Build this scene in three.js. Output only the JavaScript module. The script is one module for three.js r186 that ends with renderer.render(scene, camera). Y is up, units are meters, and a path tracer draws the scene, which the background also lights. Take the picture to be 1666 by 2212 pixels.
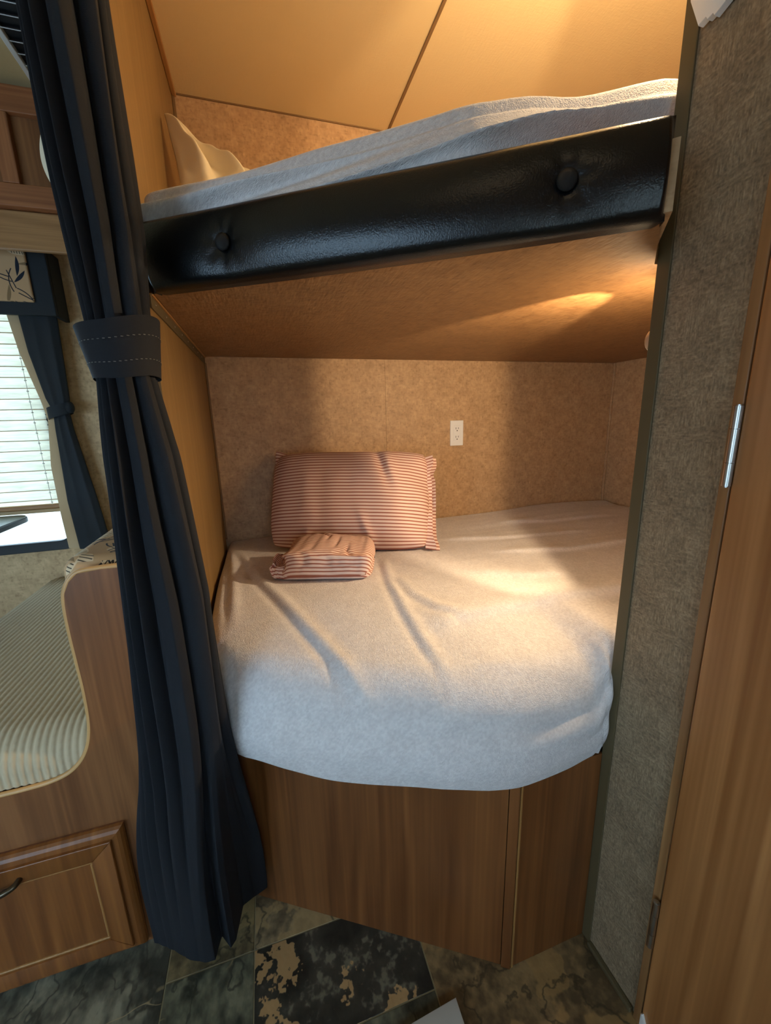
import * as THREE from 'three';
import { mergeGeometries, toCreasedNormals } from 'three/addons/utils/BufferGeometryUtils.js';
import { RoundedBoxGeometry } from 'three/addons/geometries/RoundedBoxGeometry.js';
import { RectAreaLightUniformsLib } from 'three/addons/lights/RectAreaLightUniformsLib.js';

// ------------------------------------------------------------------ camera, sky, daylight, exposure
const scene = new THREE.Scene();
const EYE = 1.3;
const camera = new THREE.PerspectiveCamera(104.13, 1666 / 2212, 0.02, 60);
camera.position.set(0, EYE, 0);
camera.rotation.set(-0.226653, -0.288614, -0.027989, 'YXZ');
camera.updateMatrixWorld(true);

const renderer = new THREE.WebGLRenderer({ antialias: true });
renderer.toneMapping = THREE.LinearToneMapping;
renderer.toneMappingExposure = 0.9;
renderer.shadowMap.enabled = true;
renderer.shadowMap.type = THREE.PCFSoftShadowMap;

scene.background = new THREE.Color().setRGB(3.3, 4.7, 5.8);          // bright overcast daylight outside the windows

RectAreaLightUniformsLib.init();
const DAY = new THREE.Color().setRGB(0.43, 0.69, 1.0);
const LAMP = new THREE.Color().setRGB(1.0, 0.735, 0.44);
function daylight(w, h, at, look, power) {                           // daylight that enters through one of the windows
  const l = new THREE.RectAreaLight(DAY, power, w, h);
  l.position.set(...at); l.lookAt(...look); scene.add(l);
}
daylight(1.30, 0.80, [-1.55, 1.40, -1.97], [-1.55, 1.25, 1], 3.2);   // dinette window, just inside its blind
daylight(2.20, 0.75, [-2.15, 1.075, 0.83], [-2.15, 1.075, -1], 5.4);   // side window across the aisle
daylight(0.50, 0.90, [0.02, 1.00, 0.83], [0.02, 1.0, -1], 0.3);      // pane of the entrance door

// ------------------------------------------------------------------ small tools
let seedState = 7;
function rnd() { seedState = (seedState * 1664525 + 1013904223) >>> 0; return seedState / 4294967296; }
const clamp = (x, a = 0, b = 1) => Math.min(b, Math.max(a, x));
const lerp = (a, b, t) => a + (b - a) * t;
const smooth = (a, b, x) => { const t = clamp((x - a) / (b - a)); return t * t * (3 - 2 * t); };
const gauss = (x, w) => Math.exp(-(x * x) / (w * w));
function hash(x, y, s) {
  let h = (x * 374761393 + y * 668265263 + s * 1442695041) | 0;
  h = Math.imul(h ^ (h >>> 13), 1274126177); h ^= h >>> 16;
  return (h >>> 0) / 4294967296;
}
function vnoise(x, y, px, py, s) {                                   // value noise that repeats after px, py cells
  const xi = Math.floor(x), yi = Math.floor(y), fx = x - xi, fy = y - yi;
  const u = fx * fx * (3 - 2 * fx), v = fy * fy * (3 - 2 * fy);
  const w = (a, p) => ((a % p) + p) % p;
  const x0 = w(xi, px), x1 = w(xi + 1, px), y0 = w(yi, py), y1 = w(yi + 1, py);
  return lerp(lerp(hash(x0, y0, s), hash(x1, y0, s), u), lerp(hash(x0, y1, s), hash(x1, y1, s), u), v);
}
function fbm(u, v, fx, fy, oct, s) {                                 // u, v in 0..1, repeats
  let a = 0.5, t = 0, n = 0;
  for (let i = 0; i < oct; i++) { t += a * vnoise(u * fx, v * fy, fx, fy, s + i * 17); n += a; a *= 0.5; fx *= 2; fy *= 2; }
  return t / n;
}
function dataTexture(w, h, fn, srgb) {
  const d = new Uint8Array(w * h * 4);
  for (let y = 0, k = 0; y < h; y++) for (let x = 0; x < w; x++, k += 4) {
    const c = fn((x + 0.5) / w, (y + 0.5) / h);
    if (typeof c === 'number') d[k] = d[k + 1] = d[k + 2] = clamp(c) * 255;
    else { d[k] = clamp(c[0]) * 255; d[k + 1] = clamp(c[1]) * 255; d[k + 2] = clamp(c[2]) * 255; }
    d[k + 3] = 255;
  }
  const t = new THREE.DataTexture(d, w, h, THREE.RGBAFormat);
  t.wrapS = t.wrapT = THREE.RepeatWrapping; t.magFilter = THREE.LinearFilter; t.minFilter = THREE.LinearMipmapLinearFilter;
  t.generateMipmaps = true;
  if (srgb) t.colorSpace = THREE.SRGBColorSpace;
  t.needsUpdate = true;
  return t;
}
function sized(t, w, h = w, ox = 0, oy = 0) {                        // a copy of a texture that covers w by h metres
  const c = t.clone(); c.repeat.set(1 / w, 1 / h); c.offset.set(ox, oy); c.needsUpdate = true; return c;
}
const mix3 = (a, b, t) => [lerp(a[0], b[0], t), lerp(a[1], b[1], t), lerp(a[2], b[2], t)];
const rgb = (s) => { const c = parseInt(s.slice(1), 16); return [(c >> 16) / 255, ((c >> 8) & 255) / 255, (c & 255) / 255]; };
function std(o) {
  const p = { roughness: 0.8, metalness: 0, ...o };
  if (typeof p.color === 'string') p.color = new THREE.Color(p.color);
  return new THREE.MeshPhysicalMaterial(p);
}
// uv in metres: each face is mapped along its own plane; grain 'y' runs up, 'x' along x, 'z' along z
function metreUV(g, turn = false) {
  g = g.index ? g.toNonIndexed() : g;
  const p = g.attributes.position, n = p.count, uv = new Float32Array(n * 2);
  const a = new THREE.Vector3(), b = new THREE.Vector3(), c = new THREE.Vector3();
  for (let i = 0; i < n; i += 3) {
    a.fromBufferAttribute(p, i); b.fromBufferAttribute(p, i + 1); c.fromBufferAttribute(p, i + 2);
    const nn = b.clone().sub(a).cross(c.clone().sub(a)); const ax = Math.abs(nn.x), ay = Math.abs(nn.y), az = Math.abs(nn.z);
    for (let k = 0; k < 3; k++) {
      const q = [a, b, c][k];
      let u, v;
      if (ay >= ax && ay >= az) { u = q.x; v = q.z; } else if (ax >= az) { u = q.z; v = q.y; } else { u = q.x; v = q.y; }
      uv[(i + k) * 2] = turn ? v : u; uv[(i + k) * 2 + 1] = turn ? u : v;
    }
  }
  g.setAttribute('uv', new THREE.BufferAttribute(uv, 2));
  return g;
}
function box(x0, x1, y0, y1, z0, z1, r = 0, turn = false) {
  const w = x1 - x0, h = y1 - y0, d = z1 - z0;
  const g = r ? new RoundedBoxGeometry(w, h, d, 2, Math.min(r, w / 2.01, h / 2.01, d / 2.01)) : new THREE.BoxGeometry(w, h, d);
  g.translate((x0 + x1) / 2, (y0 + y1) / 2, (z0 + z1) / 2);
  return metreUV(g, turn);
}
function grid(nu, nv, fn, uvfn, closed = false) {                    // nu by nv quads of fn(u, v)
  const pos = [], uv = [], idx = [];
  for (let j = 0; j <= nv; j++) for (let i = 0; i <= nu; i++) {
    const u = i / nu, v = j / nv, p = fn(closed && i === nu ? 0 : u, v);
    pos.push(p[0], p[1], p[2]); const q = uvfn ? uvfn(u, v, p) : [u, v]; uv.push(q[0], q[1]);
  }
  for (let j = 0; j < nv; j++) for (let i = 0; i < nu; i++) {
    const a = j * (nu + 1) + i, b = a + 1, c = a + nu + 1, d = c + 1;
    idx.push(a, b, d, a, d, c);
  }
  const g = new THREE.BufferGeometry();
  g.setAttribute('position', new THREE.Float32BufferAttribute(pos, 3));
  g.setAttribute('uv', new THREE.Float32BufferAttribute(uv, 2));
  g.setIndex(idx); g.computeVertexNormals();
  if (closed) {                                                      // the same normal on both sides of the seam
    const n = g.attributes.normal;
    for (let j = 0; j <= nv; j++) {
      const a = j * (nu + 1), b = a + nu;
      const x = n.getX(a) + n.getX(b), y = n.getY(a) + n.getY(b), z = n.getZ(a) + n.getZ(b), l = Math.hypot(x, y, z) || 1;
      n.setXYZ(a, x / l, y / l, z / l); n.setXYZ(b, x / l, y / l, z / l);
    }
  }
  return g;
}
function tube(points, r, seg = 64, rad = 8, closed = false) {
  const c = new THREE.CatmullRomCurve3(points.map((p) => new THREE.Vector3(...p)), closed, 'centripetal');
  return new THREE.TubeGeometry(c, seg, r, rad, closed);
}
function prism(pts, axis, a, b, bevel = 0) {                         // outline extruded along 'z' (pts x,y), 'y' (pts x,z) or 'x' (pts z,y), from a to b
  const s = new THREE.Shape(pts.map((p) => new THREE.Vector2(p[0], p[1])));
  const g = new THREE.ExtrudeGeometry(s, { depth: b - a - 2 * bevel, bevelEnabled: bevel > 0, bevelSize: bevel, bevelThickness: bevel, bevelOffset: -bevel, bevelSegments: 2, curveSegments: 24 });
  g.translate(0, 0, bevel);
  const p = g.attributes.position;
  for (let i = 0; i < p.count; i++) {
    const x = p.getX(i), y = p.getY(i), z = p.getZ(i) + a;
    if (axis === 'z') p.setXYZ(i, x, y, z); else if (axis === 'y') p.setXYZ(i, x, z, y); else p.setXYZ(i, z, y, x);
  }
  if (axis !== 'z') {                                                // the swap of two axes turned the faces inside out
    const idx = g.index; if (idx) { const arr = idx.array; for (let i = 0; i < arr.length; i += 3) { const t = arr[i]; arr[i] = arr[i + 1]; arr[i + 1] = t; } }
    else for (const key of Object.keys(g.attributes)) { const at = g.attributes[key], k = at.itemSize, A = at.array; for (let i = 0; i < at.count; i += 3) for (let m = 0; m < k; m++) { const t = A[i * k + m]; A[i * k + m] = A[(i + 1) * k + m]; A[(i + 1) * k + m] = t; } }
  }
  let o = g.index ? g.toNonIndexed() : g; o.computeVertexNormals();
  o = toCreasedNormals(o, 0.6);
  return metreUV(o);
}
const names = new Map();
function numbered(n) { const k = names.get(n) ?? 0; names.set(n, k + 1); return k ? `${n}_${String(k).padStart(3, '0')}` : n; }
function tidy(gs) {
  gs = (Array.isArray(gs) ? gs : [gs]).map((g) => { const q = g.index ? g.toNonIndexed() : g; for (const k of Object.keys(q.attributes)) if (!['position', 'normal', 'uv'].includes(k)) q.deleteAttribute(k); return q; });
  return gs.length > 1 ? mergeGeometries(gs) : gs[0];
}
function mesh(name, gs, m, parent) {
  const single = !Array.isArray(gs) || gs.length === 1;
  const g = single ? (Array.isArray(gs) ? gs[0] : gs) : tidy(gs);
  const o = new THREE.Mesh(g, m);
  o.name = parent ? name : numbered(name);
  o.castShadow = o.receiveShadow = true;
  (parent ?? scene).add(o);
  return o;
}
function tag(o, label, category, group) { o.userData = { label, category }; if (group) o.userData.group = group; return o; }
function thing(name, label, category, group, at = [0, 0, 0]) {
  const o = new THREE.Group(); o.name = numbered(name); o.position.set(...at); scene.add(o); return tag(o, label, category, group);
}
function struct(name, gs, m) { const o = mesh(name, gs, m); o.userData.kind = 'structure'; return o; }
function part(name, gs, m, root, label) {                            // geometry is given in the room's axes and moved to the thing's base
  const o = mesh(name, gs, m, root);
  let r = root; const off = new THREE.Vector3();
  while (r && r !== scene) { off.add(r.position); r = r.parent; }
  o.geometry.translate(-off.x, -off.y, -off.z);
  if (label) o.userData.label = label;
  return o;
}

// ------------------------------------------------------------------ surfaces
const S = 512;
const tanTone = dataTexture(S, S, (u, v) => {                        // mottled wall covering
  const a = fbm(u, v, 22, 22, 3, 3), b = fbm(u, v, 70, 70, 2, 40), f = fbm(u, v, 150, 40, 1, 60) - 0.5, f2 = fbm(u, v, 40, 150, 1, 66) - 0.5;
  const t = clamp(0.55 + (a - 0.5) * 0.5 + (b - 0.5) * 0.45 + (f + f2) * 0.2) - 0.30 * smooth(0.66, 0.78, fbm(u, v, 90, 90, 2, 47));
  return mix3(rgb('#ab9072'), rgb('#dfc5a6'), t);
}, true);
const tanRelief = dataTexture(S, S, (u, v) => 0.4 * fbm(u, v, 90, 90, 2, 5) + 0.3 * fbm(u, v, 180, 24, 1, 8) + 0.3 * fbm(u, v, 24, 180, 1, 9));
const deckRelief = dataTexture(S, S, (u, v) => 0.5 * fbm(u, v, 34, 34, 3, 15) + 0.5 * fbm(u, v, 70, 12, 2, 18));
const weave = (u, v) => {
  const m = smooth(0.38, 0.62, fbm(u, v, 14, 14, 2, 21));
  const a = fbm(u, v, 190, 34, 2, 22), b = fbm(u, v, 40, 160, 2, 27), c = fbm(u, v, 150, 120, 2, 29);
  return clamp(0.5 + (lerp(a, b, m * 0.8) - 0.5) * 0.75 + (c - 0.5) * 0.65 + (fbm(u, v, 8, 8, 3, 23) - 0.5) * 0.35);
};
const weaveTone = dataTexture(S, S, (u, v) => mix3(rgb('#6f665a'), rgb('#b8ad9d'), weave(u, v)), true);
const weaveRelief = dataTexture(S, S, (u, v) => weave(u, v));
const wood = (s, fine) => (u, v) => {
  const wv = (fbm(u, v, 3, 3, 2, s) - 0.5) * 0.12, q = u + wv;
  const broad = fbm(((q % 1) + 1) % 1, v, 9, 1, 3, s + 3), lines = fbm(u, v, 110, 3, 2, s + 5), mid = fbm(((q % 1) + 1) % 1, v, 34, 2, 2, s + 7), spot = fbm(u, v, 5, 4, 3, s + 9);
  return clamp(0.5 + (broad - 0.5) * 0.9 + (lines - 0.5) * fine + (mid - 0.5) * 0.7 + (spot - 0.5) * 0.5);
};
const cherry = wood(101, 0.5), oak = wood(151, 0.8);
const cherryTone = dataTexture(S, S, (u, v) => mix3(rgb('#7c5633'), rgb('#ba8e5e'), cherry(u, v)), true);
const doorTone = dataTexture(S, S, (u, v) => mix3(rgb('#90663f'), rgb('#cfa578'), cherry(u, v)), true);
const oakTone = dataTexture(S, S, (u, v) => mix3(rgb('#b0946e'), rgb('#c8ae88'), oak(u, v)), true);
const fleeceRelief = dataTexture(S, S, (u, v) => 0.5 * fbm(u, v, 60, 60, 3, 71) + 0.5 * fbm(u, v, 128, 128, 1, 73));
const fleeceTone = dataTexture(S, S, (u, v) => mix3(rgb('#cfc9c8'), rgb('#e9e4e2'), clamp(0.5 + (fbm(u, v, 20, 20, 4, 75) - 0.5) * 0.5 + (fbm(u, v, 120, 120, 1, 77) - 0.5) * 0.7)), true);
const vinylRelief = dataTexture(S, S, (u, v) => { const a = fbm(u, v, 64, 64, 2, 81), b = Math.abs(fbm(u, v, 40, 40, 2, 83) - 0.5) * 2; return 0.5 * a + 0.5 * b; });
const clothRelief = dataTexture(256, 256, (u, v) => 0.5 + 0.25 * Math.sin(u * Math.PI * 128) * Math.cos(v * Math.PI * 128) + 0.25 * (fbm(u, v, 8, 90, 1, 91) - 0.5));
const clothTone = dataTexture(256, 256, (u, v) => 0.72 + 0.28 * fbm(u, v, 12, 110, 2, 93));
const stripeTone = dataTexture(8, 128, (u, v) => {                   // ten ticking stripes
  const f = (v * 10) % 1, line = smooth(0.16, 0.24, f) * (1 - smooth(0.50, 0.60, f));
  return mix3(rgb('#e6cabb'), rgb('#a0604e'), line);
}, true);
const printTone = (() => {                                           // woven leaf print of the cushions and the valance
  const c = document.createElement('canvas'); c.width = c.height = 512; const x = c.getContext('2d');
  x.fillStyle = '#c8a47a'; x.fillRect(0, 0, 512, 512);
  for (let i = 0; i < 54; i++) {
    const px = rnd() * 512, py = rnd() * 512, a = rnd() * 6.28, len = 70 + rnd() * 90, kind = i % 4;
    for (const ox of [-512, 0, 512]) for (const oy of [-512, 0, 512]) {
      x.save(); x.translate(px + ox, py + oy); x.rotate(a);
      if (kind < 2) { x.fillStyle = kind ? '#1b2230' : '#8d7350'; x.beginPath(); x.moveTo(-len / 2, 0); x.quadraticCurveTo(0, -26, len / 2, 0); x.quadraticCurveTo(0, 10, -len / 2, 0); x.fill(); }
      else if (kind === 2) { x.fillStyle = '#e2cba6'; x.beginPath(); x.ellipse(0, 0, len * 0.4, 26, 0, 0, 6.3); x.fill(); x.strokeStyle = '#41392f'; x.lineWidth = 3; for (let k = -3; k <= 3; k++) { x.beginPath(); x.moveTo(k * 12, -20); x.lineTo(k * 12 + 8, 20); x.stroke(); } }
      else { x.strokeStyle = '#2a2a30'; x.lineWidth = 5; x.beginPath(); x.moveTo(-len / 2, 10); x.quadraticCurveTo(0, -24, len / 2, 8); x.stroke(); x.beginPath(); x.moveTo(-len / 3, 22); x.lineTo(len / 2.5, -14); x.stroke(); }
      x.restore();
    }
  }
  const t = new THREE.CanvasTexture(c); t.colorSpace = THREE.SRGBColorSpace; t.wrapS = t.wrapT = THREE.RepeatWrapping; return t;
})();
const slate = dataTexture(S, S, (u, v) => {                          // olive grey cleft stone with pale cracks
  const a = fbm(u, v, 6, 4, 6, 201), b = fbm(u, v, 30, 14, 4, 203), c = Math.abs(fbm(u, v, 3, 5, 4, 207) - 0.5), r = 1 - Math.abs(fbm(u, v, 9, 5, 5, 209) - 0.5) * 5;
  let k = mix3(rgb('#3d3e35'), rgb('#8f8a74'), clamp(0.5 + (a - 0.5) * 2.0 + (b - 0.5) * 1.5));
  k = mix3(k, rgb('#2f3029'), smooth(0.80, 0.97, r) * 0.55);
  return mix3(k, rgb('#b9a074'), (1 - smooth(0.003, 0.014, c)) * 0.7 * smooth(0.45, 0.6, fbm(u, v, 4, 4, 2, 211)));
}, true);
const darkStone = dataTexture(S, S, (u, v) => {                      // charcoal stone with beige patches
  const a = fbm(u, v, 9, 9, 5, 221), b = fbm(u, v, 40, 40, 3, 223), c = fbm(u, v, 5, 5, 5, 227);
  let k = mix3(rgb('#23221d'), rgb('#4b463b'), clamp(0.5 + (a - 0.5) * 2));
  k = mix3(k, rgb('#7d7763'), smooth(0.56, 0.70, a * 0.6 + b * 0.4) * 0.8);
  return mix3(k, rgb('#c49a66'), smooth(0.575, 0.60, c * 0.72 + b * 0.28) * 0.85);
}, true);
const brownStone = dataTexture(S, S, (u, v) => {                     // olive brown stone in broken layers, with tan patches
  const a = fbm(u, v, 5, 6, 6, 231), b = fbm(u, v, 36, 24, 4, 233), c = fbm(u, v, 4, 3, 6, 237), r = 1 - Math.abs(fbm(u, v, 7, 6, 6, 245) - 0.5) * 5;
  let k = mix3(rgb('#5f523d'), rgb('#a08a66'), clamp(0.5 + (a - 0.5) * 1.8 + (b - 0.5) * 1.5));
  k = mix3(k, rgb('#b59767'), smooth(0.545, 0.575, c) * 0.65);
  return mix3(k, rgb('#3b3629'), smooth(0.82, 0.98, r) * 0.6);
}, true);
const stoneRelief = dataTexture(S, S, (u, v) => 0.6 * fbm(u, v, 8, 6, 5, 241) + 0.4 * fbm(u, v, 40, 40, 2, 243));

const M = {
  tan: std({ map: sized(tanTone, 0.62), bumpMap: sized(tanRelief, 0.35), bumpScale: 0.0006, roughness: 0.55, color: '#eedec6' }),
  deck: std({ map: sized(tanTone, 0.9), bumpMap: sized(deckRelief, 0.30), bumpScale: 0.0016, roughness: 0.5, color: '#b69d7b' }),
  ceiling: std({ bumpMap: sized(tanRelief, 0.4), bumpScale: 0.0003, roughness: 0.7, color: '#d6bd8c' }),
  oakWall: std({ map: sized(oakTone, 0.5, 0.9), roughness: 0.5, color: '#b4a685' }),
  weave: std({ map: sized(weaveTone, 0.36), bumpMap: sized(weaveRelief, 0.36), bumpScale: 0.0007, roughness: 0.75, color: '#f0e0c6' }),
  olive: std({ color: '#5a4e34', roughness: 0.6 }),
  cherry: std({ map: sized(cherryTone, 0.55, 1.3), roughness: 0.38, color: '#ffffff' }),
  cherryDoor: std({ map: sized(doorTone, 0.62, 2.1, 0.3), roughness: 0.36, color: '#ecd2b4' }),
  baseWood: std({ map: sized(cherryTone, 0.55, 1.3, 0.4), roughness: 0.4, color: '#c0a084' }),
  slideWall: std({ map: sized(tanTone, 0.8), bumpMap: sized(tanRelief, 0.35), bumpScale: 0.0006, roughness: 0.6, color: '#fff6da' }),
  walnut: std({ map: sized(cherryTone, 0.6, 1.1, 0.2), roughness: 0.42, color: '#cdb4a4' }),
  mauveWood: std({ map: sized(cherryTone, 0.5, 1.1, 0.7), roughness: 0.5, color: '#f7d3c8' }),
  drawerWood: std({ map: sized(cherryTone, 0.6, 1.4, 0.6), roughness: 0.4, color: '#d3ae80' }),
  trimWood: std({ map: sized(oakTone, 0.3, 0.9), roughness: 0.45, color: '#d9b78a' }),
  edgeBand: std({ color: '#c79b63', roughness: 0.4 }),
  seam: std({ color: '#7a5c38', roughness: 0.6 }),
  fleece: std({ map: sized(fleeceTone, 0.5), bumpMap: sized(fleeceRelief, 0.16), bumpScale: 0.0014, roughness: 0.95, sheen: 0.3, sheenRoughness: 0.6, sheenColor: new THREE.Color('#ffffff') }),
  cotton: std({ color: '#f2e3c0', roughness: 0.9, bumpMap: sized(clothRelief, 0.1), bumpScale: 0.0003 }),
  stripes: std({ map: sized(stripeTone, 0.1, 0.118), roughness: 0.9, bumpMap: sized(clothRelief, 0.09), bumpScale: 0.0002 }),
  vinyl: std({ color: '#06090c', roughness: 0.30, bumpMap: sized(vinylRelief, 0.12), bumpScale: 0.00025, specularIntensity: 1 }),
  navy: std({ color: '#070e19', map: sized(clothTone, 0.12), roughness: 0.85, bumpMap: sized(clothRelief, 0.06), bumpScale: 0.0003, sheen: 0.10, sheenRoughness: 0.5, sheenColor: new THREE.Color('#4a6a8c') }),
  navyPlain: std({ color: '#182128', roughness: 0.75, bumpMap: sized(clothRelief, 0.08), bumpScale: 0.0003 }),
  thread: std({ color: '#77756f', roughness: 0.8 }),
  beigeCloth: std({ color: '#c9ae87', roughness: 0.9, bumpMap: sized(clothRelief, 0.08), bumpScale: 0.0003 }),
  cream: std({ color: '#e6dcc2', roughness: 0.9 }),
  print: std({ map: sized(printTone, 0.34), roughness: 0.9, bumpMap: sized(clothRelief, 0.07), bumpScale: 0.0003 }),
  rib: std({ color: '#bfae8f', roughness: 0.95, bumpMap: sized(clothRelief, 0.05), bumpScale: 0.0004 }),
  white: std({ color: '#e9e7e2', roughness: 0.45 }),
  slot: std({ color: '#2a221a', roughness: 0.8 }),
  black: std({ color: '#15181a', roughness: 0.5 }),
  steel: std({ color: '#b4b3b0', roughness: 0.28, metalness: 1 }),
  bronze: std({ color: '#5f5648', roughness: 0.35, metalness: 1 }),
  tableTop: std({ color: '#5d5f52', roughness: 0.35 }),
  blind: std({ color: '#f2ebd8', map: sized(dataTexture(256, 256, (u, v) => { const f = 0.82 + 0.18 * fbm(u, v, 10, 40, 3, 301); return [f, f, f * 0.97]; }, true), 0.5, 0.25), roughness: 1, transmission: 0.7, thickness: 0 }),
  glass: std({ color: '#ffffff', roughness: 0.02, transmission: 1, thickness: 0, ior: 1.45 }),
  gravel: std({ color: '#b8b4ac', roughness: 1 }),
  grout: std({ color: '#8d8466', roughness: 0.9 }),
  lampGlow: std({ color: '#fff0d8', emissive: new THREE.Color().setRGB(1.0, 0.75, 0.45), emissiveIntensity: 2.2, roughness: 0.4 }),
  lampMetal: std({ color: '#b9b2a6', roughness: 0.4, metalness: 0.6 }),
};

// ------------------------------------------------------------------ the room shell
const CEIL = 2.357, BACK = -1.7, LEFT = -0.183, RIGHT = 1.735, PX = 0.675, DECK = 1.547;
const floor = struct('floor', box(-3.65, 1.8, -0.06, -0.0015, -2.14, 0.92), M.grout);
{
  const variants = { slate: [slate, 3], dark: [darkStone, 2], brown: [brownStone, 3] }, mats = {};
  for (const [k, [t, n]] of Object.entries(variants)) mats[k] = Array.from({ length: n }, (_, i) => std({ map: sized(t, k === 'dark' ? 0.46 : 0.55, k === 'dark' ? 0.46 : 0.4, (k === 'dark' ? 0.42 : 0.13) + i * 0.31, (k === 'dark' ? 0.70 : 0.21) + i * 0.43), bumpMap: sized(stoneRelief, 0.3), bumpScale: 0.0012, roughness: 0.42, color: ['#ffffff', '#dfe2da', '#f2e6d6'][i] }));
  const q = 0.2032, x0 = -0.138 - 9 * q, z0 = -0.81 - 3 * q;
  const X = (i) => x0 + i * q, Z = (j) => z0 + j * q;
  const taken = new Set(); let r = 0;
  const lay = (i, j, w, h, kind, v) => {
    for (let a = 0; a < w; a++) for (let b = 0; b < h; b++) taken.add(`${i + a},${j + b}`);
    const g = 0.0014, t = box(X(i) + g, X(i + w) - g, -0.0015, 0, Z(j) + g, Z(j + h) - g, 0.0008);
    mesh('tile', t, mats[kind][v % mats[kind].length], floor);
  };
  // the tiles that the photograph shows
  lay(9, 3, 2, 1, 'dark', 0); lay(8, 3, 1, 1, 'slate', 1); lay(6, 2, 2, 2, 'slate', 0); lay(8, 2, 1, 1, 'brown', 1); lay(9, 2, 2, 1, 'brown', 0);
  lay(11, 3, 2, 2, 'brown', 2); lay(10, 4, 1, 1, 'slate', 1); lay(8, 4, 2, 1, 'slate', 2); lay(11, 2, 2, 1, 'slate', 2); lay(4, 2, 2, 1, 'brown', 1); lay(4, 3, 2, 1, 'slate', 1);
  for (let j = 0; j < 7; j++) for (let i = 0; i < 13; i++) {
    if (taken.has(`${i},${j}`)) continue;
    const wide = i < 12 && !taken.has(`${i + 1},${j}`) && hash(i, j, 5) > 0.4;
    lay(i, j, wide ? 2 : 1, 1, hash(i, j, 9) > 0.55 ? 'brown' : 'slate', r++);
  }
}
struct('ceiling', box(-3.65, 1.8, CEIL, CEIL + 0.06, -2.14, 0.92), M.ceiling);
struct('wall_back', box(LEFT - 0.02, 1.8, 0, CEIL, BACK - 0.06, BACK), M.tan);
struct('wall_left', box(LEFT - 0.022, LEFT, 0, CEIL, BACK, -0.918), M.oakWall);
struct('wall_slide_end', box(-0.262, LEFT - 0.022, 0, CEIL, -2.07, -1.72), M.slideWall);
struct('wall_right', box(RIGHT, 1.8, 0, CEIL, BACK, 0.85), M.tan);
struct('wall_bathroom', box(PX + 0.045, RIGHT, 0, CEIL, -0.583, -0.545), M.tan);
struct('wall_partition', [box(PX, PX + 0.045, 0, CEIL, -0.583, -0.434), box(PX, PX + 0.045, 2.0, CEIL, -0.434, 0.22), box(PX, PX + 0.045, 0, CEIL, 0.22, 0.85)], M.weave);
struct('wall_far_left', box(-3.65, -3.6, 0, CEIL, -2.07, 0.85), M.tan);
{ // wall across the aisle with a window and the entrance door's pane
  const w = [[-3.25, -1.05, 0.70, 1.45], [-0.23, 0.27, 0.55, 1.45]], z0 = 0.85, z1 = 0.9;
  struct('wall_front', [box(-3.6, -3.25, 0, CEIL, z0, z1), box(-3.25, -1.05, 0, 0.70, z0, z1), box(-3.25, -1.05, 1.45, CEIL, z0, z1), box(-1.05, -0.23, 0, CEIL, z0, z1), box(-0.23, 0.27, 0, 0.55, z0, z1), box(-0.23, 0.27, 1.45, CEIL, z0, z1), box(0.27, 1.735, 0, CEIL, z0, z1)], M.tan);
  w.forEach((r, i) => { const o = struct(`window_${i + 2}`, box(r[0], r[1], r[2], r[3], 0.872, 0.876), M.glass); });
}
{ // wall of the dinette slide with the window opening
  const z0 = -2.13, z1 = -2.07, a = -2.3, b = -0.845, c = 0.80, d = 1.86;
  struct('wall_slide', [box(-3.6, a, 0, CEIL, z0, z1), box(a, b, 0, c, z0, z1), box(a, b, d, CEIL, z0, z1), box(b, -0.262, 0, CEIL, z0, z1)], M.slideWall);
  const outer = new THREE.Shape();
  const rr = (s, x0, x1, y0, y1, r) => { s.moveTo(x0 + r, y0); s.lineTo(x1 - r, y0); s.quadraticCurveTo(x1, y0, x1, y0 + r); s.lineTo(x1, y1 - r); s.quadraticCurveTo(x1, y1, x1 - r, y1); s.lineTo(x0 + r, y1); s.quadraticCurveTo(x0, y1, x0, y1 - r); s.lineTo(x0, y0 + r); s.quadraticCurveTo(x0, y0, x0 + r, y0); };
  rr(outer, a - 0.02, b + 0.022, c - 0.022, d + 0.02, 0.07);
  const hole = new THREE.Path(); rr(hole, a + 0.012, b - 0.012, c + 0.014, d - 0.012, 0.055); outer.holes.push(hole);
  const g = new THREE.ExtrudeGeometry(outer, { depth: 0.018, bevelEnabled: true, bevelSize: 0.003, bevelThickness: 0.003, bevelSegments: 2, curveSegments: 12 }); g.translate(0, 0, -2.07);
  const w1 = struct('window_1', box(a, b, c, d, -2.104, -2.1), M.glass);
  mesh('window_frame', metreUV(g), M.black, w1);
}
struct('ground', box(-30, 30, -0.75, -0.7, -40, 30), M.gravel);
// thin trims
struct('trim_1', box(0.550, 0.559, CEIL - 0.003, CEIL, BACK, -0.55), M.seam);                                   // ceiling seam
struct('trim_2', box(LEFT, LEFT + 0.014, CEIL - 0.012, CEIL, BACK, -0.918, 0.003), M.trimWood);                  // ceiling to left wall
struct('trim_3', box(LEFT + 0.014, RIGHT, CEIL - 0.004, CEIL, BACK, BACK + 0.004), M.seam);                      // ceiling to back wall
struct('trim_4', [box(LEFT, LEFT + 0.007, 0.84, DECK - 0.022, BACK, BACK + 0.007, 0.002), box(LEFT, LEFT + 0.009, 1.74, CEIL - 0.012, BACK, BACK + 0.009, 0.002)], M.seam); // upright in the back left corner
struct('trim_5', box(RIGHT - 0.010, RIGHT, 0.84, DECK, BACK, BACK + 0.010, 0.003), M.tan);                       // upright in the back right corner
struct('trim_6', box(0.519, 0.535, 0.80, DECK, BACK, BACK + 0.0018), M.tan);                                     // batten over the back wall seam
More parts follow.
